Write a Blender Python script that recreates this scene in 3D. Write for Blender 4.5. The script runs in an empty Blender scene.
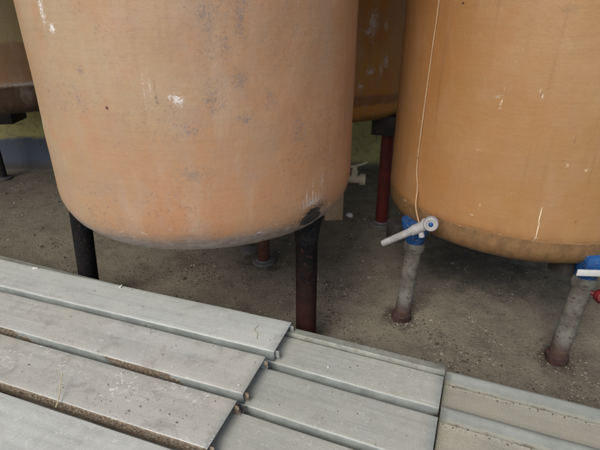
import bpy, bmesh, math, random
from mathutils import Vector, Matrix, noise
R = math.radians
rnd = random.Random(7)
S = bpy.context.scene
COL = S.collection

# ------------------------------------------------------------------ helpers
def link(name, me, mats=(), parent=None, loc=(0, 0, 0), rz=0):
    o = bpy.data.objects.new(name, me)
    COL.objects.link(o)
    for m in mats:
        me.materials.append(m)
    if parent: o.parent = parent
    o.location = loc
    o.rotation_euler[2] = rz
    return o

def from_bm(name, bm, mats, parent=None, loc=(0, 0, 0), rz=0, smooth=True):
    bmesh.ops.recalc_face_normals(bm, faces=bm.faces)
    me = bpy.data.meshes.new(name)
    bm.to_mesh(me); bm.free()
    if smooth:
        me.polygons.foreach_set('use_smooth', [True] * len(me.polygons))
        me.set_sharp_from_angle(angle=R(38))
    return link(name, me, mats, parent, loc, rz)

def thing(name, loc=(0, 0, 0), rz=0):
    o = bpy.data.objects.new(name, None)
    COL.objects.link(o)
    o.empty_display_size = .1
    o.location = loc; o.rotation_euler[2] = rz
    return o

def tag(o, label=None, cat=None, group=None, kind=None):
    if label: o['label'] = label
    if cat: o['category'] = cat
    if group: o['group'] = group
    if kind: o['kind'] = kind
    return o

def lathe(bm, prof, seg=48, mi=0, axis_pt=(0, 0, 0), rot=None, cap0=True, cap1=True):
    """revolve (r, z) points about z; rot: Matrix turning z elsewhere"""
    M = rot or Matrix.Identity(3)
    P = Vector(axis_pt)
    rings = []
    for r, z in prof:
        if r < 1e-6:
            rings.append([bm.verts.new(P + M @ Vector((0, 0, z)))])
        else:
            rings.append([bm.verts.new(P + M @ Vector((r * math.cos(2 * math.pi * k / seg), r * math.sin(2 * math.pi * k / seg), z))) for k in range(seg)])
    for a, b in zip(rings, rings[1:]):
        for k in range(seg):
            k2 = (k + 1) % seg
            if len(a) == 1 and len(b) == 1: continue
            if len(a) == 1: f = bm.faces.new((a[0], b[k2], b[k]))
            elif len(b) == 1: f = bm.faces.new((a[k], a[k2], b[0]))
            else: f = bm.faces.new((a[k], a[k2], b[k2], b[k]))
            f.material_index = mi
    if cap0 and len(rings[0]) > 1: bm.faces.new(rings[0][::-1]).material_index = mi
    if cap1 and len(rings[-1]) > 1: bm.faces.new(rings[-1]).material_index = mi

def along(d):
    return Vector(d).to_track_quat('Z', 'Y').to_matrix()

def tube(bm, pts, rad, seg=12, mi=0):
    """round tube through the points, smooth"""
    pts = [Vector(p) for p in pts]
    rings = []
    for i, p in enumerate(pts):
        d = (pts[min(i + 1, len(pts) - 1)] - pts[max(i - 1, 0)]).normalized()
        M = along(d)
        r = rad[i] if isinstance(rad, (list, tuple)) else rad
        rings.append([bm.verts.new(p + M @ Vector((r * math.cos(2 * math.pi * k / seg), r * math.sin(2 * math.pi * k / seg), 0))) for k in range(seg)])
    for a, b in zip(rings, rings[1:]):
        for k in range(seg):
            bm.faces.new((a[k], a[(k + 1) % seg], b[(k + 1) % seg], b[k])).material_index = mi
    bm.faces.new(rings[0][::-1]).material_index = mi
    bm.faces.new(rings[-1]).material_index = mi

def spline(pts, n=8):
    pts = [Vector(p) for p in pts]
    P = [pts[0] * 2 - pts[1]] + pts + [pts[-1] * 2 - pts[-2]]
    out = []
    for i in range(1, len(P) - 2):
        for k in range(n):
            t = k / n
            a, b, c, d = P[i - 1], P[i], P[i + 1], P[i + 2]
            out.append(.5 * ((2 * b) + (c - a) * t + (2 * a - 5 * b + 4 * c - d) * t * t + (3 * b - a - 3 * c + d) * t ** 3))
    out.append(pts[-1])
    return out

def box(bm, c, s, rz=0, bev=0, mi=0, tilt=None):
    M = Matrix.Translation(c) @ Matrix.Rotation(rz, 4, 'Z')
    if tilt is not None: M = M @ tilt
    r = bmesh.ops.create_cube(bm, size=1, matrix=M @ Matrix.Diagonal((*s, 1)))
    fs = {f for v in r['verts'] for f in v.link_faces}
    for f in fs: f.material_index = mi
    if bev:
        es = {e for v in r['verts'] for e in v.link_edges}
        bmesh.ops.bevel(bm, geom=list(es), offset=bev, segments=2, affect='EDGES', profile=.5)

# ------------------------------------------------------------------ node kit
class NT:
    def __init__(s, name):
        s.m = bpy.data.materials.new(name); s.m.use_nodes = True
        s.t = s.m.node_tree; s.t.nodes.clear()
        s.out = s.n('ShaderNodeOutputMaterial')
        s.b = s.n('ShaderNodeBsdfPrincipled')
        s.t.links.new(s.b.outputs[0], s.out.inputs[0])
        tc = s.n('ShaderNodeTexCoord')
        s.co = tc.outputs['Object']
    def n(s, t): return s.t.nodes.new(t)
    def set(s, sock, v):
        if v is None: return
        if isinstance(v, bpy.types.NodeSocket): s.t.links.new(v, sock)
        elif isinstance(v, (tuple, list)):
            sock.default_value = (*v, 1) if (len(v) == 3 and sock.type == 'RGBA') else v
        else: sock.default_value = v
    def math(s, op, a, b=None, c=None, clamp=False):
        n = s.n('ShaderNodeMath'); n.operation = op; n.use_clamp = clamp
        s.set(n.inputs[0], a); s.set(n.inputs[1], b); s.set(n.inputs[2], c)
        return n.outputs[0]
    def vm(s, op, a, b=None):
        n = s.n('ShaderNodeVectorMath'); n.operation = op
        s.set(n.inputs[0], a); s.set(n.inputs[1], b)
        return n.outputs['Value'] if op in ('LENGTH', 'DISTANCE', 'DOT_PRODUCT') else n.outputs[0]
    def xyz(s, v):
        n = s.n('ShaderNodeSeparateXYZ'); s.set(n.inputs[0], v); return n.outputs
    def scale(s, k, v=None): return s.vm('MULTIPLY', v or s.co, tuple(k))
    def noise(s, sc, det=4, rough=.55, v=None, dist=0):
        n = s.n('ShaderNodeTexNoise'); s.set(n.inputs['Vector'], v or s.co)
        n.inputs['Scale'].default_value = sc; n.inputs['Detail'].default_value = det
        n.inputs['Roughness'].default_value = rough; n.inputs['Distortion'].default_value = dist
        return n.outputs[0]
    def voro(s, sc, feat='F1', v=None):
        n = s.n('ShaderNodeTexVoronoi'); n.feature = feat
        s.set(n.inputs['Vector'], v or s.co); n.inputs['Scale'].default_value = sc
        return n.outputs['Distance']
    def ramp(s, f, a, b, lo=0, hi=1):
        n = s.n('ShaderNodeMapRange'); n.interpolation_type = 'SMOOTHSTEP'
        s.set(n.inputs[0], f); n.inputs[1].default_value = a; n.inputs[2].default_value = b
        n.inputs[3].default_value = lo; n.inputs[4].default_value = hi
        return n.outputs[0]
    def mix(s, f, a, b):
        n = s.n('ShaderNodeMix'); n.data_type = 'RGBA'
        s.set(n.inputs[0], f); s.set(n.inputs[6], a); s.set(n.inputs[7], b)
        return n.outputs[2]
    def mul(s, a, b): return s.math('MULTIPLY', a, b)
    def bump(s, h, strength=.3, dist=.01, prev=None):
        n = s.n('ShaderNodeBump'); n.inputs['Strength'].default_value = strength
        n.inputs['Distance'].default_value = dist; s.set(n.inputs['Height'], h)
        if prev: s.set(n.inputs['Normal'], prev)
        return n.outputs[0]
    def shift_random(s):
        oi = s.n('ShaderNodeObjectInfo')
        c = s.n('ShaderNodeCombineXYZ')
        for i, k in enumerate((17.3, 31.7, 9.1)):
            s.set(c.inputs[i], s.math('MULTIPLY', oi.outputs['Random'], k))
        s.co = s.vm('ADD', s.co, c.outputs[0])
    def done(s, col, rough=.6, metal=0, nrm=None, spec=None):
        s.set(s.b.inputs['Base Color'], col); s.set(s.b.inputs['Roughness'], rough)
        s.set(s.b.inputs['Metallic'], metal)
        if nrm: s.set(s.b.inputs['Normal'], nrm)
        if spec is not None: s.set(s.b.inputs['Specular IOR Level'], spec)
        return s.m

# ------------------------------------------------------------------ materials
def mat_tank(name, c1, c2, c3, knuckle_z, knuckle_h, grime, cracks, marks, streak=.5, side=None, kcol=(.22, .19, .16), white_z=.5, bands=None, palef=.35, wav=.10, spec=.5):
    t = NT(name)
    co = t.co
    X, Y, Z = t.xyz(co)
    big = t.noise(1.9, 3, .5)
    mid = t.noise(7, 4, .6, v=t.vm('ADD', co, (3.1, 8.2, 1.4)))
    col = t.mix(t.ramp(big, .38, .62), c1, c2)
    col = t.mix(t.mul(t.ramp(mid, .45, .72), .6), col, c3)
    if side:        # daylight sheen painted into shell colour, one side deeper orange: (direction, colour, amount)
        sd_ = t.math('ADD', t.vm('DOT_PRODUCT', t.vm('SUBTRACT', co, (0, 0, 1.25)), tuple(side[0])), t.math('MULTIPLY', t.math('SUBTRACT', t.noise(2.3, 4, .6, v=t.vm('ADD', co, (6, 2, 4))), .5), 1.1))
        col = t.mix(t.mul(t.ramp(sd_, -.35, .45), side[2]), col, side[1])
    if bands:
        for z0, z1, bc, amt in bands:
            w = t.math('ADD', Z, t.math('MULTIPLY', t.math('SUBTRACT', t.noise(6, 3), .5), .05))
            f = t.mul(t.ramp(w, z0 - .012, z0 + .012), t.ramp(w, z1 - .012, z1 + .012, 1, 0))
            col = t.mix(t.mul(f, amt), col, bc)
    # wound filament: fine level lines, and faint runs down the wall
    wind = t.noise(1, 4, .6, v=t.scale((3, 3, 95)))
    col = t.mix(t.mul(t.ramp(wind, .4, .75), .13), col, tuple(q * .55 for q in c2))
    runs = t.noise(1, 3, .6, v=t.scale((26, 26, 1.1)))
    col = t.mix(t.mul(t.ramp(runs, .56, .78), streak), col, tuple(q * .5 for q in c3))
    pale = t.noise(1, 4, .65, v=t.vm('ADD', t.scale((9, 9, 3)), (5, 1, 7)))
    col = t.mix(t.mul(t.ramp(pale, .5, .8), palef), col, (.46, .36, .28))
    grey = t.noise(1, 5, .68, v=t.vm('ADD', t.scale((5, 5, 3.4)), (2, 8, 3)))
    col = t.mix(t.mul(t.ramp(grey, .48, .72), palef), col, (.31, .25, .21))
    # grey scuffing with dark crazing
    patch = t.ramp(t.noise(3.4, 4, .6, v=t.vm('ADD', co, (1.7, 4.4, 9.9))), .42, .64)
    craze = t.ramp(t.noise(55, 6, .8, dist=1.2), .555, .65)
    col = t.mix(t.mul(t.mul(patch, craze), cracks), col, (.10, .085, .085))
    scuff = t.ramp(t.noise(13, 6, .7, v=t.vm('ADD', co, (8, 3, 2))), .5, .75)
    col = t.mix(t.mul(t.mul(patch, scuff), cracks * .38), col, (.33, .29, .28))
    hair = t.mul(t.ramp(t.noise(85, 6, .82, v=t.vm('ADD', co, (4, 4, 1)), dist=1.6), .60, .66), t.ramp(t.noise(4.6, 4, .65, v=t.vm('ADD', co, (7, 1, 3))), .44, .62))
    col = t.mix(t.mul(hair, .75 * cracks), col, (.13, .105, .095))
    vor = t.voro(15, 'DISTANCE_TO_EDGE', v=t.vm('ADD', co, t.vm('MULTIPLY', t.vm('SUBTRACT', _ncol(t, 9), (.5, .5, .5)), (.12, .12, .12))))
    fil = t.mul(t.ramp(vor, .0, .035, 1, 0), t.ramp(t.noise(5, 2), .55, .68))
    col = t.mix(t.mul(fil, cracks * .28), col, (.20, .14, .11))
    pits = t.mul(t.ramp(t.voro(38), .04, .09, 1, 0), t.ramp(t.noise(4, 2, v=t.vm('ADD', co, (2, 2, 2))), .52, .64))
    col = t.mix(t.mul(pits, .7), col, (.12, .07, .05))
    chips = t.mul(t.ramp(t.voro(55, v=t.vm('ADD', co, (.3, .2, .7))), .05, .11, 1, 0), t.ramp(t.noise(5.5, 3, v=t.vm('ADD', co, (9, 2, 5))), .60, .68))
    col = t.mix(t.mul(chips, .75), col, (.68, .64, .60))
    # rim: weathered and scraped resin
    nz = t.math('SUBTRACT', t.noise(5, 4, .55), .5)
    zz = t.math('ADD', Z, t.math('MULTIPLY', nz, wav))
    k = t.ramp(zz, knuckle_z, knuckle_z + knuckle_h, 1, 0)
    krough = t.noise(30, 5, .7)
    kc = t.mix(t.ramp(krough, .35, .68), tuple(q * .55 for q in kcol), kcol)
    col = t.mix(t.mul(k, grime), col, kc)
    edge = t.mul(t.ramp(zz, knuckle_z - .01, knuckle_z + knuckle_h * .5), t.ramp(zz, knuckle_z + knuckle_h * .5, knuckle_z + knuckle_h * 1.5, 1, 0))
    fl = t.ramp(t.noise(24, 5, .75, v=t.scale((1, 1, 1.6)), dist=1), .60, .66)
    col = t.mix(t.mul(t.mul(edge, fl), white_z), col, (.60, .55, .50))
    if wav < .05:
        sm = t.mul(t.ramp(t.math('ABSOLUTE', t.math('SUBTRACT', zz, knuckle_z + knuckle_h * 1.2)), .001, .005, 1, 0), t.ramp(t.noise(11, 4, .7), .42, .56))
        col = t.mix(t.mul(sm, .45), col, (.12, .065, .03))
        up = t.mul(t.ramp(zz, knuckle_z, knuckle_z + .16, 1, 0), t.ramp(t.noise(1, 4, .65, v=t.scale((14, 14, 3))), .40, .66))
        col = t.mix(t.mul(up, .5), col, (.24, .125, .05))
    # individual marks with a place of their own: (local point, half sizes, colour, speckle amount)
    for (p, sz, mc, sp) in marks:
        d = t.vm('SUBTRACT', co, tuple(p))
        d = t.vm('DIVIDE', d, tuple(sz))
        ln = t.vm('LENGTH', d)
        ln = t.math('ADD', ln, t.math('MULTIPLY', t.math('SUBTRACT', t.noise(60, 4, .7), .5), 1.5 * sp + .2 if sp >= 0 else 1.3))
        f = t.ramp(ln, .75, 1.05, 1, 0)
        if sp > 0:
            nn = t.noise(70 if sp > .5 else 52, 6, .74, dist=1.8)
            f = t.mul(t.ramp(t.math('SUBTRACT', nn, t.math('MULTIPLY', t.vm('LENGTH', d), .13)), .40, .53 if sp <= .5 else .47), .5 + .45 * sp)
        col = t.mix(f, col, mc)
    h = t.math('ADD', t.math('MULTIPLY', t.noise(9, 5, .6), .8), t.math('MULTIPLY', t.noise(70, 5, .7), .18))
    h = t.math('SUBTRACT', h, t.math('MULTIPLY', t.mul(patch, craze), .22 * cracks))
    h = t.math('ADD', h, t.mul(chips, .12))
    h = t.math('SUBTRACT', h, t.mul(hair, .15 * cracks))
    nr = t.bump(h, .45, .010)
    ro = t.ramp(mid, .3, .7, .36, .54)
    ro = t.math('ADD', ro, t.mul(t.mul(patch, scuff), .2 * cracks))
    return t.done(col, ro, 0, nr, spec)

def _ncol(t, sc):
    n = t.n('ShaderNodeTexNoise'); t.set(n.inputs['Vector'], t.co); n.inputs['Scale'].default_value = sc
    return n.outputs[1]

def mat_simple(name, c1, c2, sc=12, rough=.6, metal=0, bump=.2, speck=None, z_rust=None, spec=.35):
    t = NT(name)
    f = t.noise(sc, 5, .65)
    col = t.mix(t.ramp(f, .35, .66), c1, c2)
    if speck:
        col = t.mix(t.mul(t.ramp(t.noise(sc * 5, 4, .7), .56, .64), speck[1]), col, speck[0])
    if z_rust:      # (colour, z, softness)
        Z = t.xyz(t.co)[2]
        w = t.math('ADD', Z, t.math('MULTIPLY', t.math('SUBTRACT', t.noise(14, 4, .6), .5), z_rust[2] * 2.2))
        col = t.mix(t.ramp(w, z_rust[1] - z_rust[2], z_rust[1] + z_rust[2], 1, 0), col, z_rust[0])
    nr = t.bump(t.noise(sc * 4, 5, .65), bump, .006)
    return t.done(col, t.ramp(f, .3, .7, rough - .08, rough + .1), metal, nr, spec)

def mat_plank(name, base, dust, dustamt, stain, white):
    t = NT(name); t.shift_random()
    co = t.co
    lng = t.noise(1, 3, .55, v=t.scale((.8, 34, 1)))
    cl = t.noise(3.2, 5, .62)
    col = t.mix(t.ramp(lng, .35, .7), base, tuple(q * .84 for q in base))
    col = t.mix(t.mul(t.ramp(cl, .40, .62), dustamt), col, dust)
    st = t.noise(6.5, 6, .7, v=t.vm('ADD', co, (4, 7, 0)), dist=.6)
    col = t.mix(t.mul(t.ramp(st, .50, .72), stain), col, (.235, .215, .18))
    bl = t.noise(19, 6, .72, v=t.vm('ADD', co, (2, 9, 0)), dist=.8)
    col = t.mix(t.mul(t.ramp(bl, .53, .68), stain * .8), col, (.30, .275, .235))
    scr = t.noise(1, 5, .7, v=t.scale((4, 120, 1)))
    col = t.mix(t.mul(t.ramp(scr, .58, .70), .40), col, (.62, .62, .61))
    sp = t.mul(t.ramp(t.voro(60), .05, .13, 1, 0), t.ramp(t.noise(4, 3, v=t.vm('ADD', co, (1, 5, 2))), .5, .62))
    col = t.mix(t.mul(sp, .65), col, (.10, .085, .06))
    wh = t.mul(t.ramp(t.noise(42, 5, .72, dist=1.2), .60 - .06 * white, .65 - .06 * white), t.ramp(t.noise(3.4, 3, v=t.vm('ADD', co, (9, 1, 2))), .44, .58))
    col = t.mix(t.mul(wh, white), col, (.74, .73, .70))
    gr = t.noise(190, 4, .75)
    col = t.mix(t.mul(t.ramp(gr, .5, .7), .30), col, tuple(q * .5 for q in dust))
    col = t.mix(t.mul(t.ramp(gr, .5, .32), .25), col, (.70, .70, .68))
    h = t.math('ADD', t.mul(t.noise(55, 5, .7), .5), t.mul(lng, .22))
    h = t.math('ADD', h, t.mul(wh, .35 * min(1, white)))
    nr = t.bump(h, .35, .004)
    nr = t.bump(t.noise(3, 2, .5), .35, .02, nr)
    return t.done(col, t.ramp(cl, .35, .65, .48, .72), .15, nr)

def mat_edge(name, soil):
    t = NT(name); t.shift_random()
    f = t.noise(9, 5, .7)
    col = t.mix(t.ramp(f, .35, .65), (.31, .335, .315), (.22, .24, .225))
    m = t.ramp(t.noise(3.0, 4, .65, v=t.scale((1, .3, 1.2))), .63 - .32 * soil, .70 - .32 * soil)
    sc = t.noise(75, 5, .75)
    soilc = t.mix(t.ramp(sc, .4, .62), (.14, .10, .068), (.34, .28, .205))
    col = t.mix(m, col, soilc)
    sp = t.ramp(t.noise(48, 4, .7), .6, .67)
    col = t.mix(t.mul(sp, .35), col, (.10, .09, .075))
    h = t.math('ADD', t.mul(t.mul(sc, m), 1.0), t.mul(f, .2))
    return t.done(col, .62, .1, t.bump(h, .9, .008))

def mat_ground():
    t = NT('dusty ground')
    co = t.co
    a = t.noise(1.1, 5, .6); b = t.noise(8, 6, .68); c = t.noise(60, 6, .75); d = t.noise(240, 4, .7)
    col = t.mix(t.ramp(a, .36, .64), (.33, .285, .21), (.235, .205, .15))
    col = t.mix(t.mul(t.ramp(b, .45, .68), .65), col, (.36, .315, .235))
    col = t.mix(t.mul(t.ramp(b, .5, .30), .55), col, (.115, .098, .074))
    col = t.mix(t.mul(t.ramp(c, .50, .66), .75), col, (.075, .064, .05))
    col = t.mix(t.mul(t.ramp(d, .53, .68), .6), col, (.44, .40, .32))
    g2 = t.voro(210, v=t.vm('ADD', co, (.3, .1, 0)))
    col = t.mix(t.mul(t.ramp(g2, .12, .3, 1, 0), .55), col, t.mix(t.ramp(t.noise(300, 2), .46, .54), (.10, .09, .075), (.36, .33, .275)))
    pv = t.voro(130)
    peb = t.mul(t.ramp(pv, .10, .22, 1, 0), t.ramp(t.noise(9, 3), .46, .6))
    col = t.mix(t.mul(peb, .7), col, (.045, .04, .037))
    damp = t.ramp(t.noise(.85, 4, .6, v=t.vm('ADD', co, (12.3, 4.1, 0))), .48, .66)
    col = t.mix(t.mul(damp, .4), col, (.12, .105, .08))
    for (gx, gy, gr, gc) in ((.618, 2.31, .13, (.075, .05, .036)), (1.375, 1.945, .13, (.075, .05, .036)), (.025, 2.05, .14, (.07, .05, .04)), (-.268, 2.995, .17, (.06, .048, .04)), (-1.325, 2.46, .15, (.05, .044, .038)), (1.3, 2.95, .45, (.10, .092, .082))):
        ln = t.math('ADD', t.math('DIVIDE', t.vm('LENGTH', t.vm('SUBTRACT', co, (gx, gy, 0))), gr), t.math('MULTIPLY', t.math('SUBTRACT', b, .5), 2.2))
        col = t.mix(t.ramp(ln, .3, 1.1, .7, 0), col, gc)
    h = t.math('ADD', t.mul(c, .7), t.math('ADD', t.mul(b, .8), t.mul(d, .25)))
    h = t.math('ADD', h, t.mul(peb, .25))
    return t.done(col, .93, 0, t.bump(h, 1.0, .02), .2)

def mat_wall():
    t = NT('painted wall')
    X, Y, Z = t.xyz(t.co)
    n = t.math('SUBTRACT', t.noise(3, 5, .65), .5)
    col = t.mix(t.ramp(t.noise(2, 4), .4, .62), (.46, .41, .16), (.34, .31, .13))
    zz = t.math('ADD', Z, t.mul(n, .22))
    lft = t.ramp(t.math('ADD', X, t.mul(n, .8)), -1.5, -.9, 1, 0)
    col = t.mix(t.mul(t.ramp(zz, .33, .40, 1, 0), lft), col, (.085, .10, .135))
    pt = t.mul(t.ramp(t.noise(2.4, 4, .6, v=t.vm('ADD', t.co, (3, 0, 6))), .55, .62), lft)
    col = t.mix(t.mul(pt, .8), col, (.19, .235, .27))
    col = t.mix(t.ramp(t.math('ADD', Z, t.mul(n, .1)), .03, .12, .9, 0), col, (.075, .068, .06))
    col = t.mix(t.mul(t.ramp(t.noise(11, 6, .72, dist=.8), .5, .66), .55), col, (.13, .115, .075))
    return t.done(col, .85, 0, t.bump(t.noise(30, 5, .65), .4, .01))

M_ground = mat_ground()
M_wall = mat_wall()
M_black = mat_simple('black bitumen paint', (.007, .0075, .009), (.012, .011, .011), 16, .7, 0, .35, ((.075, .045, .032), .45), ((.03, .014, .010), .10, .10), spec=.06)
M_blackrust = mat_simple('black paint worn to rust', (.004, .0045, .006), (.012, .008, .007), 13, .7, 0, .6, ((.06, .026, .018), .5), ((.034, .014, .010), .34, .22), spec=.08)
M_fair = mat_simple('bitumen fillet', (.005, .006, .008), (.014, .013, .013), 22, .65, 0, .7, ((.20, .18, .165), .16), spec=.1)
M_brown = mat_simple('brown rusty paint', (.10, .035, .02), (.055, .022, .016), 14, .6, 0, .35, ((.16, .10, .07), .5))
M_red = mat_simple('dark red oxide paint', (.115, .016, .012), (.075, .012, .011), 9, .45, 0, .2, ((.05, .012, .012), .5))
M_flange = mat_simple('grey dusty flange', (.16, .15, .14), (.10, .09, .085), 14, .75, 0, .3)
M_pipe = mat_simple('cement smeared pipe', (.15, .148, .125), (.072, .064, .05), 8, .85, 0, .8, ((.05, .032, .024), .8), ((.060, .030, .022), .10, .08))
M_collar = mat_simple('rusty collar', (.055, .026, .02), (.03, .018, .015), 20, .75, 0, .5)
M_blue = mat_simple('blue plastic', (.014, .085, .26), (.008, .04, .13), 11, .42, 0, .2, ((.25, .27, .28), .3))
M_pvc = mat_simple('white pvc', (.36, .355, .35), (.24, .235, .235), 14, .42, 0, .1, ((.22, .21, .20), .4))
M_cream = mat_simple('cream pvc', (.62, .56, .43), (.50, .44, .33), 14, .45, 0, .1, ((.2, .17, .13), .4))
M_tube = mat_simple('cream hose', (.44, .29, .17), (.36, .23, .13), 18, .4, 0, .1)
M_white = mat_simple('white strip', (.50, .51, .50), (.42, .43, .42), 14, .5, 0, .1, ((.35, .34, .32), .3))
M_redknob = mat_simple('red plastic', (.16, .018, .02), (.09, .012, .014), 14, .4)
M_dark = mat_simple('dark steel', (.02, .018, .018), (.04, .033, .03), 14, .6, 0, .3)
M_board = mat_simple('tan board', (.52, .35, .22), (.42, .28, .17), 6, .7, 0, .3, ((.25, .17, .12), .4))
M_wood = mat_simple('old timber', (.2, .16, .11), (.13, .1, .07), 9, .85, 0, .5)
M_steel = mat_simple('weathered rail steel', (.285, .295, .255), (.20, .205, .175), 9, .6, .2, .25, ((.13, .11, .085), .5))
M_roof = mat_simple('roof sheet', (.30, .30, .29), (.22, .22, .21), 3, .6, .2)
M_straw = mat_simple('straw', (.55, .48, .32), (.42, .36, .22), 30, .7)
M_chip = mat_simple('white chip', (.70, .69, .65), (.6, .58, .54), 40, .8)
M_peb1 = mat_simple('grey pebbles', (.28, .245, .19), (.17, .15, .12), 25, .9)
M_peb2 = mat_simple('dark clods', (.085, .07, .052), (.045, .038, .03), 25, .95)
M_peb3 = mat_simple('pale chips', (.42, .39, .34), (.33, .3, .25), 25, .9)

# ------------------------------------------------------------------ ground
def frange(a, b, s):
    n = int(round((b - a) / s)); return [a + (b - a) * i / n for i in range(n + 1)]
def gz(x, y):
    if y > 5.2: return 0
    v = noise.fractal(Vector((x * 2.2, y * 2.2, 0)), 1, 2, 5) * .007 + noise.noise(Vector((x * 14, y * 14, 3))) * .0035
    return v
xs = [-60, -30, -12, -7] + frange(-5, 4, .03) + [6, 12, 30, 60]
ys = [-60, -30, -10, -3, -1] + frange(0, 5.4, .03) + [7, 15, 30, 60]
verts = [(x, y, gz(x, y) if (-5 <= x <= 4 and 0 <= y <= 5.4) else 0) for y in ys for x in xs]
nx = len(xs)
faces = [(j * nx + i, j * nx + i + 1, (j + 1) * nx + i + 1, (j + 1) * nx + i) for j in range(len(ys) - 1) for i in range(nx - 1)]
me = bpy.data.meshes.new('ground'); me.from_pydata(verts, [], faces)
me.polygons.foreach_set('use_smooth', [True] * len(faces))
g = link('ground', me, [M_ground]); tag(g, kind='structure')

# loose gravel and crumbs
def pebble(V, F, MI, x, y, z, s, mi):
    b = len(V)
    a = rnd.uniform(0, 6.28); sx, sy, sz = s * rnd.uniform(.7, 1.4), s * rnd.uniform(.6, 1.1), s * rnd.uniform(.45, .8)
    pts = [(1, 0, .1), (.3, .95, -.1), (-.8, .6, .15), (-.85, -.5, -.05), (.2, -1, .1), (.15, .1, 1), (0, 0, -.6)]
    ca, sa = math.cos(a), math.sin(a)
    for px, py, pz in pts:
        px += rnd.uniform(-.2, .2); py += rnd.uniform(-.2, .2); pz += rnd.uniform(-.15, .15)
        px *= sx; py *= sy
        V.append((x + px * ca - py * sa, y + px * sa + py * ca, z + pz * sz))
    for k in range(5):
        F.append((b + k, b + (k + 1) % 5, b + 5)); F.append((b + (k + 1) % 5, b + k, b + 6)); MI += [mi, mi]
V, F, MI = [], [], []
def scatter(n, x0, x1, y0, y1, smin, smax, mats, thr):
    c = 0
    while c < n:
        x, y = rnd.uniform(x0, x1), rnd.uniform(y0, y1)
        if noise.noise(Vector((x * 3.3, y * 3.3, 5))) + .5 * noise.noise(Vector((x * 9, y * 9, 1))) < thr + rnd.uniform(-.35, .35): continue
        s = smin * (smax / smin) ** (rnd.random() ** 2.2)
        pebble(V, F, MI, x, y, gz(x, y) + s * .15, s, rnd.choice(mats)); c += 1
scatter(9000, -2.6, 2.2, 1.6, 3.4, .0016, .0075, [0, 1, 0, 1, 0, 1], .15)
scatter(1500, -3.6, 2.2, 3.2, 5.1, .004, .013, [0, 1, 1, 2], .0)
scatter(200, -2.4, 2.0, 1.6, 3.3, .006, .015, [1, 1, 0, 0], .3)
scatter(5200, -2.6, .3, 1.8, 2.9, .0018, .009, [1, 0, 1, 0], .1)
scatter(2600, .2, 2.2, 1.5, 2.3, .0016, .007, [1, 0, 1, 0], .15)
for (cx_, cy_) in ((.62, 2.31), (1.375, 1.945), (.71, 3.68), (-.268, 2.995), (-1.325, 2.46), (.025, 2.05)):
    for _ in range(150):
        a_ = rnd.uniform(0, 6.283); q_ = .055 + abs(rnd.gauss(0, .05)); pebble(V, F, MI, cx_ + q_ * math.cos(a_), cy_ + q_ * math.sin(a_), .002, rnd.uniform(.002, .007), rnd.choice([0, 1, 1]))
scatter(110, -2.4, 2.0, 1.6, 3.4, .002, .006, [2], -.2)
scatter(900, -2.3, .9, 2.0, 3.0, .002, .009, [1, 1, 0], .3)
me = bpy.data.meshes.new('gravel'); me.from_pydata(V, [], F)
me.polygons.foreach_set('material_index', MI)
o = link('gravel', me, [M_peb1, M_peb2, M_peb3])
tag(o, 'loose gravel and dark crumbs strewn over the dusty ground', 'gravel', kind='stuff')

# ------------------------------------------------------------------ back wall; unseen roof on posts added to darken the back
bm = bmesh.new(); box(bm, (-.5, 5.31, 1.7), (12, .2, 3.4))
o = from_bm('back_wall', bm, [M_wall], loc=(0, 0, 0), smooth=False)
tag(o, 'olive yellow painted wall with blue-grey patches behind the tanks', 'wall')
sh = thing('shade_roof', (0, 0, 0))
tag(sh, 'unseen sheet metal roof added to shade the tanks and the back', 'roof')
bm = bmesh.new()
n = 240
vs = []
for i in range(n + 1):
    x = -6.5 + 12 * i / n
    z = 3.45 + .02 * math.sin(i * math.pi / 2)
    vs.append((bm.verts.new((x, 1.15, z - .1)), bm.verts.new((x, 5.6, z + .12))))
for a, b in zip(vs, vs[1:]): bm.faces.new((a[0], b[0], b[1], a[1]))
r_ = from_bm('roof_sheet', bm, [M_roof], sh)
md = r_.modifiers.new('s', 'SOLIDIFY'); md.thickness = .004
bm = bmesh.new(); box(bm, (-.5, 1.35, 3.25), (12, .08, .14)); from_bm('roof_beam', bm, [M_wood], sh, smooth=False)
for x in (-5.6, 4.6):
    bm = bmesh.new(); box(bm, (x, 1.35, 1.59), (.1, .1, 3.18), bev=.008); from_bm('post', bm, [M_wood], sh)

# ------------------------------------------------------------------ tanks
def tank_profile(Rr, zb, kn_r, kn_h, top=2.35, step=.04, lap=0):
    """dished bottom, rounded rim, straight wall, domed top"""
    p = [(0, zb - .02)]
    for k in range(1, 9):
        r = (Rr - kn_r) * k / 8
        p.append((r, zb - .02 + .02 * (k / 8) ** 2))
    for k in range(1, 11):
        a = math.pi / 2 * k / 10
        p.append((Rr - kn_r + kn_r * math.sin(a), zb + kn_h * (1 - math.cos(a))))
    z = zb + kn_h
    while z < top - .05:
        z += step; p.append((Rr + (.0025 if lap and z > lap else 0), z))
        if lap and z < lap <= z + step: p += [(Rr, lap - .002), (Rr + .0025, lap + .004)]
    for k in range(1, 9):
        a = math.pi / 2 * k / 8
        p.append((Rr * math.cos(a) if k < 8 else 0, z + .22 * math.sin(a)))
    return p

def lumpy(bm, amt, sc, seed):
    for v in bm.verts:
        d = Vector((v.co.x, v.co.y, 0))
        if d.length < .05: continue
        n_ = noise.fractal(Vector((v.co.x * sc + seed, v.co.y * sc, v.co.z * sc)), 1, 2, 4)
        v.co += d.normalized() * n_ * amt

def make_shell(parent, prof, mat, seed, amt=.004):
    bm = bmesh.new(); lathe(bm, prof, 144, cap0=False, cap1=False); lumpy(bm, amt, 3.2, seed)
    return from_bm('shell', bm, [mat], parent)

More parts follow.
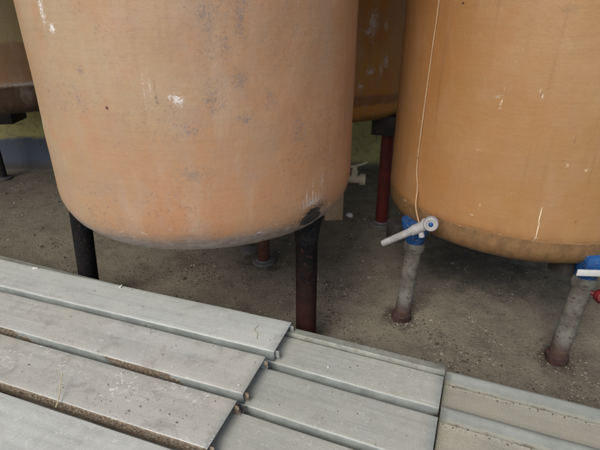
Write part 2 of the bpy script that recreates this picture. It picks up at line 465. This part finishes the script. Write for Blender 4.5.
def pipe_leg(parent, x, y, r, z1, mat, flange=None, name='leg', z0=0, lean=(0, 0)):
    bm = bmesh.new()
    prof = [(r, z0)] + [(r, z0 + (z1 - z0) * k / 8) for k in range(1, 9)]
    lathe(bm, prof, 28)
    for v in bm.verts: v.co += Vector((lean[0], lean[1], 0)) * (v.co.z / z1)
    l = from_bm(name, bm, [mat], parent, (x, y, 0))
    if flange:
        bm = bmesh.new()
        lathe(bm, [(flange - .004, 0), (flange, .004), (flange, .014), (flange - .004, .018), (r + .012, .019), (r + .004, .03), (r + .002, .03)], 36, cap1=True)
        from_bm('foot_flange', bm, [M_flange], l)
    return l

# --- the large near tank
LX, LY, LR = -.48, 2.4, .75
def lm(p): return (p[0] - LX, p[1] - LY, p[2])
W = (.72, .70, .69); DK = (.10, .085, .085)
GS = (.20, .165, .15)
marksL = [
    (lm((-.431, 1.652, 1.413)), (.020, .05, .020), W, 1),
    (lm((-.455, 1.65, 1.425)), (.010, .04, .010), W, .8),
    (lm((-.901, 1.779, 1.699)), (.012, .03, .040), W, 1),
    (lm((-.869, 1.759, 1.641)), (.017, .03, .018), W, 1),
    (lm((-.503, 1.65, 1.452)), (.0035, .04, .045), DK, .4),
    (lm((-.500, 1.65, 1.42)), (.006, .04, .03), DK, .4),
    (lm((-.520, 1.65, 1.447)), (.006, .04, .06), (.56, .45, .36), .4),
    (lm((-.542, 1.653, 1.447)), (.004, .04, .06), (.56, .45, .36), .4),
    (lm((-.693, 1.681, 1.38)), (.007, .02, .007), (.13, .06, .045), 0),
    (lm((-.778, 1.712, 1.506)), (.016, .04, .03), GS, .45),
    (lm((-.804, 1.724, 1.40)), (.02, .04, .03), GS, .3),
    (lm((-.201, 1.704, 1.683)), (.030, .06, .10), GS, .5),
    (lm((-.255, 1.684, 1.591)), (.020, .06, .05), GS, .45),
    (lm((-.212, 1.699, 1.474)), (.035, .06, .04), GS, .4),
    (lm((-.301, 1.672, 1.409)), (.050, .06, .05), GS, .5),
    (lm((-.202, 1.703, 1.332)), (.045, .06, .03), GS, .45),
    (lm((-.312, 1.669, 1.684)), (.030, .06, .06), GS, .45),
    (lm((-.111, 1.747, 1.396)), (.030, .06, .05), GS, .3),
    (lm((-.397, 1.655, 1.306)), (.050, .06, .03), GS, .35),
    (lm((-.395, 1.655, 1.136)), (.09, .06, .04), GS, .12),
    (lm((.0, 1.824, 1.266)), (.05, .06, .06), GS, .2),
    (lm((.097, 1.92, 1.022)), (.0035, .05, .045), (.66, .60, .54), .3),
    (lm((.082, 1.90, .955)), (.0035, .05, .035), (.66, .60, .54), .4),
    (lm((.131, 1.965, 1.145)), (.003, .03, .05), (.56, .44, .35), .3),
    (lm((.050, 1.872, .935)), (.06, .06, .026), (.50, .45, .41), .9),
    (lm((.030, 1.85, .955)), (.004, .05, .05), (.58, .52, .47), .6),
    (lm((.055, 1.88, .965)), (.004, .05, .055), (.60, .55, .50), .6),
    (lm((.070, 1.89, .93)), (.005, .05, .05), (.52, .47, .43), .6),
    (lm((.015, 1.84, .93)), (.006, .05, .035), (.45, .40, .37), .6),
    (lm((.058, 1.89, .885)), (.038, .10, .020), (.014, .015, .018), -1),
    (lm((.050, 1.90, .845)), (.062, .10, .042), (.014, .015, .018), -1),
    (lm((.058, 1.90, .885)), (.055, .10, .045), (.03, .028, .028), 1),
    (lm((.095, 1.94, .90)), (.05, .08, .035), (.05, .042, .04), .5),
    (lm((.0, 1.86, .855)), (.09, .08, .025), (.06, .05, .045), .5),
]
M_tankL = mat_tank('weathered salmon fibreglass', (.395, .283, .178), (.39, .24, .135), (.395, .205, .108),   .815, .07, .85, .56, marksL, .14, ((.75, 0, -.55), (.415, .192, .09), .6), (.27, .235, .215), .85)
tl = thing('storage_tank', (LX, LY, 0))
tag(tl, 'salmon coloured scuffed fibreglass tank with grey speckles, on black pipe legs', 'tank', 'fibreglass tanks on legs')
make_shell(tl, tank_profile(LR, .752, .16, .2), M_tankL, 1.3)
for (x, y, r, m, fl) in ((.033, 2.05, .055, M_blackrust, None), (-1.325, 2.46, .0565, M_black, None), (-.268, 2.995, .045, M_brown, .085)):
    lg = pipe_leg(tl, x - LX, y - LY, r, .90 if x > -1 and r > .05 else .86 if r > .05 else .82, m, fl, lean=(.075, -.02) if x < -1 else (0, 0))
    if r > .05 and x > -1:
        # bitumen fillet where the leg runs into the rim
        bm = bmesh.new()
        lathe(bm, [(r + .002, .66), (r + .006, .70), (r + .012, .74), (r + .024, .79), (r + .028, .835), (r + .018, .875), (r + .001, .91)], 32, cap0=False, cap1=False)
        for v in bm.verts: v.co += v.normal * 0 + Vector((1, 1, .6)) * .006 * noise.noise(v.co * 25)
        from_bm('leg_fillet', bm, [M_fair if x > -1 else M_black], lg)
tl.children[1]['label'] = 'front leg, black paint worn to red rust'

# --- the orange tank on the right
RX, RY, RR = 1.30, 2.62, .74
def rm(p): return (p[0] - RX, p[1] - RY, p[2])
PW = (.72, .60, .45)
marksR = [
    (rm((.866, 2.021, 1.37)), (.0025, .02, .045), (.70, .62, .52), .25),
    (rm((.862, 2.023, 1.327)), (.004, .02, .02), (.72, .65, .55), .4),
    (rm((.848, 2.03, 1.36)), (.014, .02, .010), (.40, .31, .22), .6),
    (rm((.984, 1.951, 1.401)), (.005, .02, .020), (.70, .60, .48), .5),
    (rm((.990, 1.948, 1.390)), (.004, .02, .014), (.06, .04, .03), .3),
    (rm((.996, 1.946, 1.375)), (.003, .02, .010), (.70, .62, .52), .4),
    (rm((1.085, 1.912, .858)), (.0022, .02, .045), PW, 0),
    (rm((1.0885, 1.911, .785)), (.0022, .02, .045), PW, 0),
    (rm((1.089, 1.911, .740)), (.008, .02, .010), PW, .5),
    (rm((1.147, 1.896, 1.207)), (.005, .02, .03), (.16, .085, .035), .4),
    (rm((1.233, 1.883, .837)), (.005, .02, .014), (.10, .04, .02), .4),
    (rm((1.19, 1.888, .744)), (.006, .02, .008), (.10, .04, .02), .4),
    (rm((.815, 2.061, 1.117)), (.018, .02, .006), (.55, .42, .28), .35),
    (rm((.855, 2.029, .859)), (.004, .02, .016), PW, .4),
    (rm((.83, 2.047, .80)), (.012, .02, .006), PW, .5),
    (rm((1.02, 1.935, 1.70)), (.06, .04, .02), (.24, .16, .09), .4),
    (rm((1.141, 1.897, 1.098)), (.008, .02, .008), (.58, .46, .32), .6),
    (rm((1.223, 1.884, 1.08)), (.012, .02, .007), (.58, .46, .32), .6),
    (rm((.59, 2.412, .73)), (.008, .03, .008), (.55, .46, .36), .7),
    (rm((.697, 2.191, 1.725)), (.004, .02, .006), (.10, .05, .03), 0),
    (rm((1.05, 1.924, 1.575)), (.05, .03, .03), (.38, .25, .13), .25),
]
M_tankR = mat_tank('amber fibreglass', (.345, .208, .095), (.32, .178, .07), (.335, .172, .066), .722, .012, .85, .02, marksR, .42, ((-.9, .5, -.2), (.325, .138, .042), .65), (.17, .10, .045), .8, palef=.12, wav=.03)
tr = thing('storage_tank', (RX, RY, 0))
tag(tr, 'amber orange fibreglass tank on grey pipe legs with thin hose down its side', 'tank', 'fibreglass tanks on legs')
make_shell(tr, tank_profile(RR, .585, .09, .10, lap=.735), M_tankR, 7.7, .0025)
def grey_leg(x, y):
    ln = Vector((.030, .012, 0))
    lg = pipe_leg(tr, x - RX, y - RY, .046, .50, M_pipe, lean=ln)
    bm = bmesh.new(); lathe(bm, [(.058, 0), (.060, .01), (.058, .04), (.049, .047)], 30, cap1=True); [setattr(v, 'co', v.co + Vector((1, 1, .5)) * .012 * noise.noise(v.co * 22 + Vector((x * 9, 0, 0)))) for v in bm.verts]; from_bm('rust_collar', bm, [M_collar], lg)
    bm = bmesh.new(); lathe(bm, [(.050, .455), (.056, .465), (.057, .50), (.052, .515), (.047, .517)], 30, cap0=True); 
    for v in bm.verts: v.co += Vector((1, .7, .8)) * .007 * noise.noise(v.co * 30) + ln
    from_bm('cement_cap', bm, [M_pipe], lg)
    bm = bmesh.new(); lathe(bm, [(.050, .512), (.054, .535), (.062, .57), (.080, .60), (.086, .645)], 32)
    for v in bm.verts: v.co += ln
    from_bm('blue_sleeve', bm, [M_blue], lg)
    bm = bmesh.new()
    d = Vector((RX - x, RY - y, 0)).normalized()
    box(bm, Vector((0, 0, .565)) + Vector((-.075, .05, 0)), (.07, .10, .11), .3, .006)
    from_bm('bracket', bm, [M_dark], lg)
    return lg
l1 = grey_leg(.618, 2.31)
l2 = grey_leg(1.375, 1.945)
pipe_leg(tr, .29, .63, .046, .68, M_pipe)
# drain fitting: pvc tee, long outlet pipe sloping down to the left, round end cap
def P(x, y, z): return Vector((x - RX, y - RY, z))
a, b = P(.452, 2.235, .548), P(.605, 2.13, .690)
C0 = P(.648, 2.075, .738)
bm = bmesh.new()
tube(bm, [a, a + (b - a) * .5, b], [.0185, .0195, .0205], 18)
tube(bm, [b - (b - a) * .12, b + (b - a) * .22], .027, 20)
tube(bm, [C0 + Vector((-.02, .03, -.01)), C0 + Vector((.02, .06, -.025)), C0 + Vector((.045, .14, -.06))], .026, 18)
for q0, q1 in ((.80, .90),):
    lathe(bm, [(.0205, 0), (.0255, .002), (.0255, .02), (.0205, .022)], 6 if q0 > .5 else 20, axis_pt=a + (b - a) * q0, rot=along(b - a))
fit = from_bm('drain_pipe', bm, [M_pvc], tr)
bm = bmesh.new()
dcap = Vector((-.30, -.93, .22)).normalized()
lathe(bm, [(.033, -.030), (.037, -.026), (.037, .008), (.033, .014), (.022, .016), (.020, .012), (0, .011)], 32, axis_pt=C0, rot=along(dcap), cap1=False)
from_bm('end_cap', bm, [M_pvc], fit)
bm = bmesh.new()
lathe(bm, [(.011, 0), (.012, .005), (.007, .010), (0, .011)], 16, axis_pt=C0 + dcap * .012, rot=along(dcap), cap1=False)
from_bm('cap_nub', bm, [M_blue], fit)
bm = bmesh.new(); tube(bm, [b + Vector((.01, 0, 0)), b + Vector((.018, -.015, -.045))], .015, 14); from_bm('nipple', bm, [M_pvc], fit)
# level hose hugging the wall
def on_wall(ang, z, off=.008):
    return Vector((math.cos(ang) * (RR + off), math.sin(ang) * (RR + off), z))
a0 = math.atan2(2.308 - RY, .629 - RX)
pts = [on_wall(a0 + .006, 2.3)]
for x, y, z in ((.632, 2.306, 1.739), (.629, 2.312, 1.57), (.625, 2.317, 1.415), (.6225, 2.323, 1.23), (.620, 2.328, 1.042), (.621, 2.325, .93)):
    pts.append(on_wall(math.atan2(y - RY, x - RX), z))
pts += [P(.622, 2.300, .84), P(.606, 2.24, .775), P(.604, 2.17, .735), P(.612, 2.128, .70)]
bm = bmesh.new(); tube(bm, spline(pts, 8), .0038, 10); from_bm('level_hose', bm, [M_tube], tr)
# white strip and red knob by the near leg
bm = bmesh.new(); box(bm, P(1.425, 1.83, .600), (.30, .008, .032), R(-2), .002, tilt=Matrix.Rotation(R(1), 4, 'Y')); from_bm('white_strip', bm, [M_white], tr)
bm = bmesh.new(); box(bm, P(1.46, 1.90, .615), (.26, .10, .10), R(-3), .012); from_bm('blue_tray', bm, [M_blue], tr)
bm = bmesh.new(); lathe(bm, [(0, -.03), (.022, -.028), (.034, -.012), (.036, .006), (.026, .024), (0, .028)], 24, axis_pt=P(1.478, 1.905, .425), rot=along((-.2, -1, .3)), cap0=False, cap1=False)
tube(bm, [P(1.478, 1.915, .425), P(1.43, 1.94, .43)], .012, 10)
from_bm('red_knob', bm, [M_redknob], tr)

# --- tank behind, between the two
BX, BY, BR = .2, 4.13, .75
marksB = [((.30 - 0, -.69, 1.62), (.038, .06, .09), W, .6), ((.27, -.70, 1.56), (.035, .06, .02), W, .8), ((.40, -.64, 1.60), (.018, .06, .04), (.62, .5, .35), .6),
          ((.30, -.69, 1.30), (.026, .06, .03), W, .7), ((.38, -.65, 1.31), (.016, .06, .05), (.62, .5, .35), .8), ((.23, -.71, 1.20), (.018, .06, .016), W, .8), ((.42, -.62, 1.36), (.018, .06, .04), W, .6)]
M_tankB = mat_tank('brown amber fibreglass', (.56, .27, .075), (.50, .215, .05), (.56, .30, .10), .955, .05, .7, .2, marksB, .3, None, (.30, .20, .08), .3,
                   bands=[(1.06, 1.13, (.16, .08, .05), .6)], spec=.25)
tb = thing('storage_tank', (BX, BY, 0))
tag(tb, 'brown amber tank with white paint smears, standing behind on a dark red leg', 'tank', 'fibreglass tanks on legs')
make_shell(tb, tank_profile(BR, .93, .08, .10, lap=1.06), M_tankB, 3.1, .002)
for x, y in ((.71, 3.68), (.33, 4.78), (-.44, 3.9)):
    lg = pipe_leg(tb, x - BX, y - BY, .052, .95, M_red, .105)
    bm = bmesh.new(); box(bm, (-.02, -.02, .87), (.22, .12, .15), R(-20), .004); from_bm('top_bracket', bm, [M_dark], lg)

# --- tank far left
CX, CY, CR = -2.65, 4.5, .85
marksC = [((.62 - .95 + .05, -.81, 1.20), (.02, .06, .02), W, .3), ((.10, -.85, 1.29), (.014, .06, .018), W, .4), ((-.4, -.75, 1.165), (.45, .15, .016), (.42, .41, .40), .9), ((.15, -.85, 1.165), (.45, .15, .016), (.36, .35, .34), .8), ((.5, -.7, 1.165), (.3, .25, .016), (.36, .35, .34), .8)]
M_tankC = mat_tank('dark brown fibreglass', (.28, .165, .085), (.25, .14, .07), (.25, .15, .085), .96, .06, .5, .3, marksC, .2, None, (.07, .045, .03), .2,
                   bands=[(1.47, 3.0, (.34, .26, .125), .95), (.5, 1.15, (.045, .026, .017), .92)], spec=.2)
tc_ = thing('storage_tank', (CX, CY, 0))
tag(tc_, 'dark brown tank with yellowish upper wall and pale scraped line, far back left', 'tank', 'fibreglass tanks on legs')
make_shell(tc_, tank_profile(CR, .93, .10, .11, lap=1.15), M_tankC, 5.1, .002)
for x, y in ((-3.30, 4.86), (-2.2, 5.02), (-2.65, 3.95)):
    if y < 4: continue
    lg = pipe_leg(tc_, x - CX, y - CY, .055, .98, M_dark, .1)
    bm = bmesh.new(); box(bm, (.24, -.35, .82), (.64, .30, .22), R(4), .006); from_bm('top_bracket', bm, [M_dark], lg)

# ------------------------------------------------------------------ things behind the tanks
bm = bmesh.new(); box(bm, (0, 0, .44), (.16, .035, .88), 0, .003)
o = from_bm('board', bm, [M_board], None, (.300, 3.76, .0), R(6))
tag(o, 'tan board standing upright on the ground behind the salmon tank\'s rim', 'board')

vv = thing('pipe_valve', (.345, 3.86, -.09))
tag(vv, 'cream plastic pipe end with small handle poking out behind the salmon tank', 'valve')
bm = bmesh.new(); tube(bm, [(-.10, .06, .095), (-.10, .06, .30), (-.07, .06, .40), (0, .06, .42)], .03, 16); from_bm('riser', bm, [M_cream], vv)
bm = bmesh.new(); tube(bm, [(0, .06, .42), (.10, .05, .42), (.20, .04, .42)], .036, 18); tube(bm, [(.185, .042, .42), (.235, .036, .42)], .052, 20)
tube(bm, [(.14, .05, .42), (.14, .05, .50)], .030, 14); bd = from_bm('valve_body', bm, [M_cream], vv)
bm = bmesh.new(); tube(bm, spline([(.10, .05, .535), (.15, .05, .545), (.20, .04, .56), (.25, .03, .585)], 4), [.014] * 7 + [.012] * 4 + [.008] * 2, 10); tube(bm, [(.14, .05, .49), (.14, .05, .55)], .022, 12); from_bm('handle', bm, [M_cream], vv)

bm = bmesh.new(); lathe(bm, [(.065, 0), (.075, .004), (.076, .016), (.07, .02), (0, .024)], 32, cap1=False)
o = from_bm('round_plate', bm, [M_flange], None, (-.385, 3.17, .004))
tag(o, 'grey round plate lying flat on the ground under the salmon tank', 'plate')
bm = bmesh.new(); bmesh.ops.create_icosphere(bm, subdivisions=2, radius=.035)
for v in bm.verts: v.co *= 1 + .35 * noise.noise(v.co * 40); v.co.z *= .6
o = from_bm('stone', bm, [M_chip], None, (.45, 3.82, .018))
tag(o, 'small whitish stone on the ground left of the dark red leg', 'stone')

# ------------------------------------------------------------------ steel deck
AZL, AZR = R(90 - 109.4), R(90 - 111.5)
def frame(az):      # unit along the planks (towards the right) and away from the camera
    return Vector((math.cos(az), math.sin(az), 0)), Vector((-math.sin(az), math.cos(az), 0))
pL, dL = frame(AZL); pR, dR = frame(AZR)

def sheet_profile(bm, prof, x0, x1, nseg, top_test, dent=.0012, seed=0):
    cols = []
    for i in range(nseg + 1):
        x = x0 + (x1 - x0) * i / nseg
        sag = .0022 * noise.noise(Vector((x * 1.3 + seed * 3, seed, 1)))
        cols.append([bm.verts.new((x, y, z + sag + 1.5 * dent * noise.noise(Vector((x * 5 + seed, y * 11, seed))))) for y, z in prof])
    for a, b in zip(cols, cols[1:]):
        for k in range(len(prof) - 1):
            f = bm.faces.new((a[k], b[k], b[k + 1], a[k + 1]))
            f.material_index = 0 if top_test(prof[k], prof[k + 1]) else 1

def arc(cx, cz, r, a0, a1, n=4):
    return [(cx + r * math.cos(R(a0 + (a1 - a0) * k / n)), cz + r * math.sin(R(a0 + (a1 - a0) * k / n))) for k in range(n + 1)]

KD, DZ = .96, .06       # deck top sits 28 cm above the ground
def plank(frame_az, d_near, width, p0, p1, ztop, h, mtop, medge, label, seed, tabs=True):
    d_near, width, p0, p1, ztop = d_near * KD, width * KD, p0 * KD, p1 * KD, ztop + DZ
    p, d = frame(frame_az)
    org = d * d_near + p * p1
    r = .007
    prof = [(.02, -h), (.002, -h)] + arc(r, -r, r, 180, 90) + [(width * k / 8, 0) for k in range(1, 8)] + arc(width - r, -r, r, 90, 0) + [(width - .002, -h), (width - .02, -h)]
    root = thing('steel_plank', (org.x, org.y, ztop), frame_az)
    tag(root, label, 'plank', 'steel planks of the deck')
    bm = bmesh.new()
    sheet_profile(bm, prof, p0 - p1, 0, 60, lambda a, b: a[1] > -.004 and b[1] > -.004, .0014, seed)
    bmesh.ops.recalc_face_normals(bm, faces=bm.faces)
    s = from_bm('deck_sheet', bm, [mtop, medge], root)
    md = s.modifiers.new('s', 'SOLIDIFY'); md.thickness = .0025; md.offset = -1
    if tabs:
        for y in (.012, width - .03):
            bm = bmesh.new(); box(bm, (.008, y + .006, -.024), (.02, .004, .036), 0, .001); box(bm, (.016, y + .006, -.040), (.006, .022, .006), 0, .001)
            from_bm('end_tab', bm, [medge], root)
    return root

T_clean = mat_plank('galvanised sheet clean', (.55, .575, .545), (.50, .515, .465), .55, .36, .45)
T_dust = mat_plank('galvanised sheet dusty', (.53, .535, .50), (.46, .45, .39), .75, .5, .5)
T_spat = mat_plank('galvanised sheet splattered', (.50, .50, .46), (.43, .415, .355), .8, .6, 1.0)
T_mid = mat_plank('galvanised sheet middle', (.41, .43, .39), (.39, .395, .335), .7, .34, .3)
T_tan = mat_plank('galvanised sheet under tan dust', (.33, .335, .275), (.35, .335, .26), .85, .35, .1)
E_clean, E_some, E_soil = mat_edge('edge clean', -.6), mat_edge('edge part soiled', .40), mat_edge('edge caked with soil', 1.1)

rowsL = [(1.598, .246, -.694, T_clean, E_clean, 'clean pale plank of the upper left stack, farthest row, along the gravel'),
         (1.308, .251, -.718, T_dust, E_some, 'second upper left plank from the gravel, its near edge partly caked with soil'),
         (1.018, .253, -.724, T_spat, E_soil, 'white splattered plank of the upper left stack, brown soil along its whole near edge'),
         (.716, .262, -.742, T_clean, E_some, 'steel plank of the upper left stack nearest the bottom left corner')]
for i, (dn, w, p1, m, e, lab) in enumerate(rowsL):
    plank(AZL, dn, w, -3.4, p1, .222, .058, m, e, lab, 3 + i * 7)
rowsM = [(1.568, .208, .018, 'middle steel plank along the edge rail, ending before the tan trays'),
         (1.280, .243, .020, 'middle steel plank one row nearer than the plank by the edge rail'),
         (.990, .254, .022, 'middle steel plank at the bottom edge, third row from the rail')]
for i, (dn, w, p1, lab) in enumerate(rowsM):
    plank(AZR, dn, w, -3.3, p1, .162, .052, T_mid, E_clean, lab, 40 + i * 5, tabs=False)

def tray(d_foot, pan, p0, p1, z, label, seed):
    """dust covered tray with a raised rounded rib along its far side"""
    d_foot, pan, p0, z = d_foot * KD, pan * KD, p0 * KD, z + DZ
    org = dR * d_foot + pR * p0
    prof = [(-pan, -.02), (-pan + .002, -.001), (-pan + .006, 0)] + [(-pan * (1 - k / 6) , 0) for k in range(1, 6)] + [(-.004, 0), (.004, .003)] + \
           [(.030, .0275), (.036, .033), (.040, .0345), (.048, .0345), (.053, .033), (.056, .029), (.060, -.015)]
    root = thing('deck_tray', (org.x, org.y, z), AZR)
    tag(root, label, 'tray', 'dusty ribbed trays of the deck')
    bm = bmesh.new()
    sheet_profile(bm, prof, 0, p1 - p0, 50, lambda a, b: abs(a[1]) < .0015 and abs(b[1]) < .0015, .0012, seed)
    s = from_bm('tray_sheet', bm, [T_tan, E_tray], root)
    md = s.modifiers.new('s', 'SOLIDIFY'); md.thickness = .002; md.offset = -1
    return root
def mat_tray_edge():
    t = NT('rib of the trays'); t.shift_random()
    Z = t.xyz(t.n('ShaderNodeTexCoord').outputs['Object'])[2]
    f = t.noise(8, 5, .65)
    col = t.mix(t.ramp(f, .35, .65), (.185, .20, .18), (.145, .157, .142))
    zz = t.math('ADD', Z, t.mul(t.math('SUBTRACT', t.noise(26, 5, .7), .5), .022))
    col = t.mix(t.ramp(zz, .006, .014, .6, 0), col, (.25, .24, .185))
    dk = t.mul(t.ramp(zz, .001, .006, 1, 0), t.ramp(t.noise(12, 5, .7), .5, .6))
    col = t.mix(t.mul(dk, .8), col, (.10, .085, .06))
    col = t.mix(t.mul(t.ramp(Z, .031, .035), .35), col, (.36, .37, .34))
    return t.done(col, .58, .15, t.bump(t.noise(50, 5, .7), .3, .004))
E_tray = mat_tray_edge()
tray(1.758, .145, .024, 2.2, .132, 'tan dusty tray at the right, its raised rib running along the gravel', 2)
tray(1.530, .30, .026, 2.2, .132, 'tan dusty tray in the bottom right corner, nearer than the one along the gravel', 9)

fr = thing('platform_edging', (0, 0, 0), AZR)
tag(fr, 'long weathered steel edge rail between the left planks and the gravel', 'rail')
bm = bmesh.new()
# edge rail: lipped channel standing on the ground, local x along, y away
prof = [(1.779, .110), (1.779, .142), (1.785, .145), (1.785, .155), (1.780, .158), (1.780, .180), (1.783, .184), (1.822, .184), (1.826, .180), (1.826, -.06)]
prof = [(y * KD, z + DZ) for y, z in prof]
sheet_profile(bm, prof, -4.2, .020 * KD, 80, lambda a, b: True, .001, 5)
s = from_bm('edging_channel', bm, [M_steel], fr)
md = s.modifiers.new('s', 'SOLIDIFY'); md.thickness = .003; md.offset = -1
for x, w in ((-2.9, 1.05), (-1.25, 1.05), (-.25, 1.05), (.6, .55), (1.7, .55)):
    zt = .1685 if x < .1 else .180
    bm = bmesh.new(); box(bm, (x, 1.66 - w / 2, zt / 2), (.09, w, zt), 0, .004); from_bm('bearer', bm, [M_wood], fr)

# ------------------------------------------------------------------ litter on the planks
def onL(p, d, z=.2235): v = (pL * p + dL * d) * KD; return (v.x, v.y, z + DZ)
def onR(p, d, z=.1635): v = (pR * p + dR * d) * KD; return (v.x, v.y, z + DZ)
V, F, MI = [], [], []
def crumbs(n, fn, p0, p1, d0, d1, s0, s1, mats):
    for _ in range(n):
        x, y, z = fn(rnd.uniform(p0, p1), rnd.uniform(d0, d1))
        s = s0 * (s1 / s0) ** (rnd.random() ** 2)
        pebble(V, F, MI, x, y, z + s * .2, s, rnd.choice(mats))
crumbs(90, onL, -2.6, -.72, 1.02, 1.26, .0012, .005, [0, 1, 2, 2])
crumbs(60, onL, -1.3, -.74, 1.02, 1.2, .0015, .006, [2, 2, 0])
crumbs(60, onL, -2.7, -.72, 1.32, 1.55, .0012, .004, [0, 1, 1])
crumbs(40, onL, -2.8, -.70, 1.61, 1.83, .0012, .004, [0, 1, 2])
crumbs(40, onR, -.68, .01, 1.29, 1.50, .0012, .004, [0, 1, 2])
crumbs(40, onR, -.68, .01, 1.58, 1.76, .0012, .004, [0, 1, 2])
crumbs(160, lambda p, d: onR(p, d, .1335), .04, 1.3, 1.735, 1.757, .0012, .005, [0, 1, 1])
crumbs(160, lambda p, d: onR(p, d, .1335), .04, 1.3, 1.505, 1.528, .0012, .005, [0, 1, 1])
crumbs(70, lambda p, d: onR(p, d, .1335), .04, 1.3, 1.40, 1.75, .001, .003, [0, 1, 2])
# soil heaped in the gaps between the left planks
crumbs(500, lambda p, d: onL(p, d, .168), -1.15, -.70, 1.262, 1.300, .002, .008, [0, 1, 1, 0])
crumbs(300, lambda p, d: onL(p, d, .205), -2.6, -.75, 1.010, 1.018, .0015, .005, [0, 1, 1, 0])
me = bpy.data.meshes.new('grit'); me.from_pydata(V, [], F); me.polygons.foreach_set('material_index', MI)
o = link('grit', me, [M_peb1, M_peb2, M_peb3])
tag(o, 'fine grit and soil crumbs scattered on the steel planks', 'grit', kind='stuff')

def chip(loc, s, label, rz):
    bm = bmesh.new(); box(bm, (0, 0, .003), (s, s * .45, .006), 0, .001)
    for v in bm.verts: v.co += Vector((1, 1, .3)) * s * .25 * noise.noise(v.co * 60 + Vector((s * 99, 0, 0)))
    o = from_bm('paint_chip', bm, [M_chip], None, loc, rz); tag(o, label, 'chip')

chip(onL(-2.405, 1.822), .034, 'white paint chip lying on the clean plank near the left edge', .3)
chip(onL(-1.76, 1.828), .020, 'small cream chip on the far edge of the clean plank, below the salmon tank', 1.2)
chip(onL(-.755, 1.345), .010, 'tiny white chip at the soiled corner of the second plank', .5)
chip(onR(-.50, 1.63), .012, 'tiny white chip on the middle plank by the rail', 2)

def straw(pts, r, label):
    bm = bmesh.new(); tube(bm, spline(pts, 6), r, 6)
    o = from_bm('straw', bm, [M_straw]); tag(o, label, 'straw')
straw([onL(-1.405, .985, .226), onL(-1.42, 1.02, .24), onL(-1.455, 1.07, .258), onL(-1.48, 1.11, .27)], .0022, 'dry straw stalk leaning on the splattered plank near the left edge')
straw([onL(-.845, 1.755, .226), onL(-.850, 1.71, .230), onL(-.822, 1.69, .2275), onL(-.810, 1.655, .226)], .0013, 'bent straw lying near the right end of the clean plank')

# ------------------------------------------------------------------ light, sky, camera
w = bpy.data.worlds.new('World'); S.world = w; w.use_nodes = True
nt = w.node_tree; nt.nodes.clear()
sky = nt.nodes.new('ShaderNodeTexSky'); sky.sky_type = 'NISHITA'; sky.sun_disc = False
SUN_EL, SUN_AZ = R(44), R(209)          # azimuth clockwise from +Y: behind the camera, to the left
sky.sun_elevation = SUN_EL; sky.sun_rotation = SUN_AZ
sky.dust_density = 2.6; sky.air_density = 1
bg = nt.nodes.new('ShaderNodeBackground'); bg.inputs[1].default_value = .13
ow = nt.nodes.new('ShaderNodeOutputWorld')
nt.links.new(sky.outputs[0], bg.inputs[0]); nt.links.new(bg.outputs[0], ow.inputs[0])
sd = bpy.data.lights.new('sun', 'SUN'); sd.energy = 2.0; sd.angle = R(32); sd.color = (1, .965, .90)
so = bpy.data.objects.new('sun', sd); COL.objects.link(so)
dv = Vector((math.sin(SUN_AZ) * math.cos(SUN_EL), math.cos(SUN_AZ) * math.cos(SUN_EL), math.sin(SUN_EL)))
so.rotation_euler = dv.to_track_quat('Z', 'Y').to_euler()
so.location = dv * 8

cd = bpy.data.cameras.new('camera'); cam = bpy.data.objects.new('camera', cd); COL.objects.link(cam)
cam.location = (0, 0, 1.7); cam.rotation_euler = (R(65), 0, 0)
cd.sensor_width = 36; cd.lens = 462 / 600 * 36; cd.clip_start = .05; cd.clip_end = 300
S.camera = cam
S.render.resolution_x, S.render.resolution_y = 1024, 768
S.view_settings.view_transform = 'Standard'; S.view_settings.look = 'None'
S.view_settings.exposure = .25; S.view_settings.gamma = 1
S.view_settings.use_curve_mapping = False
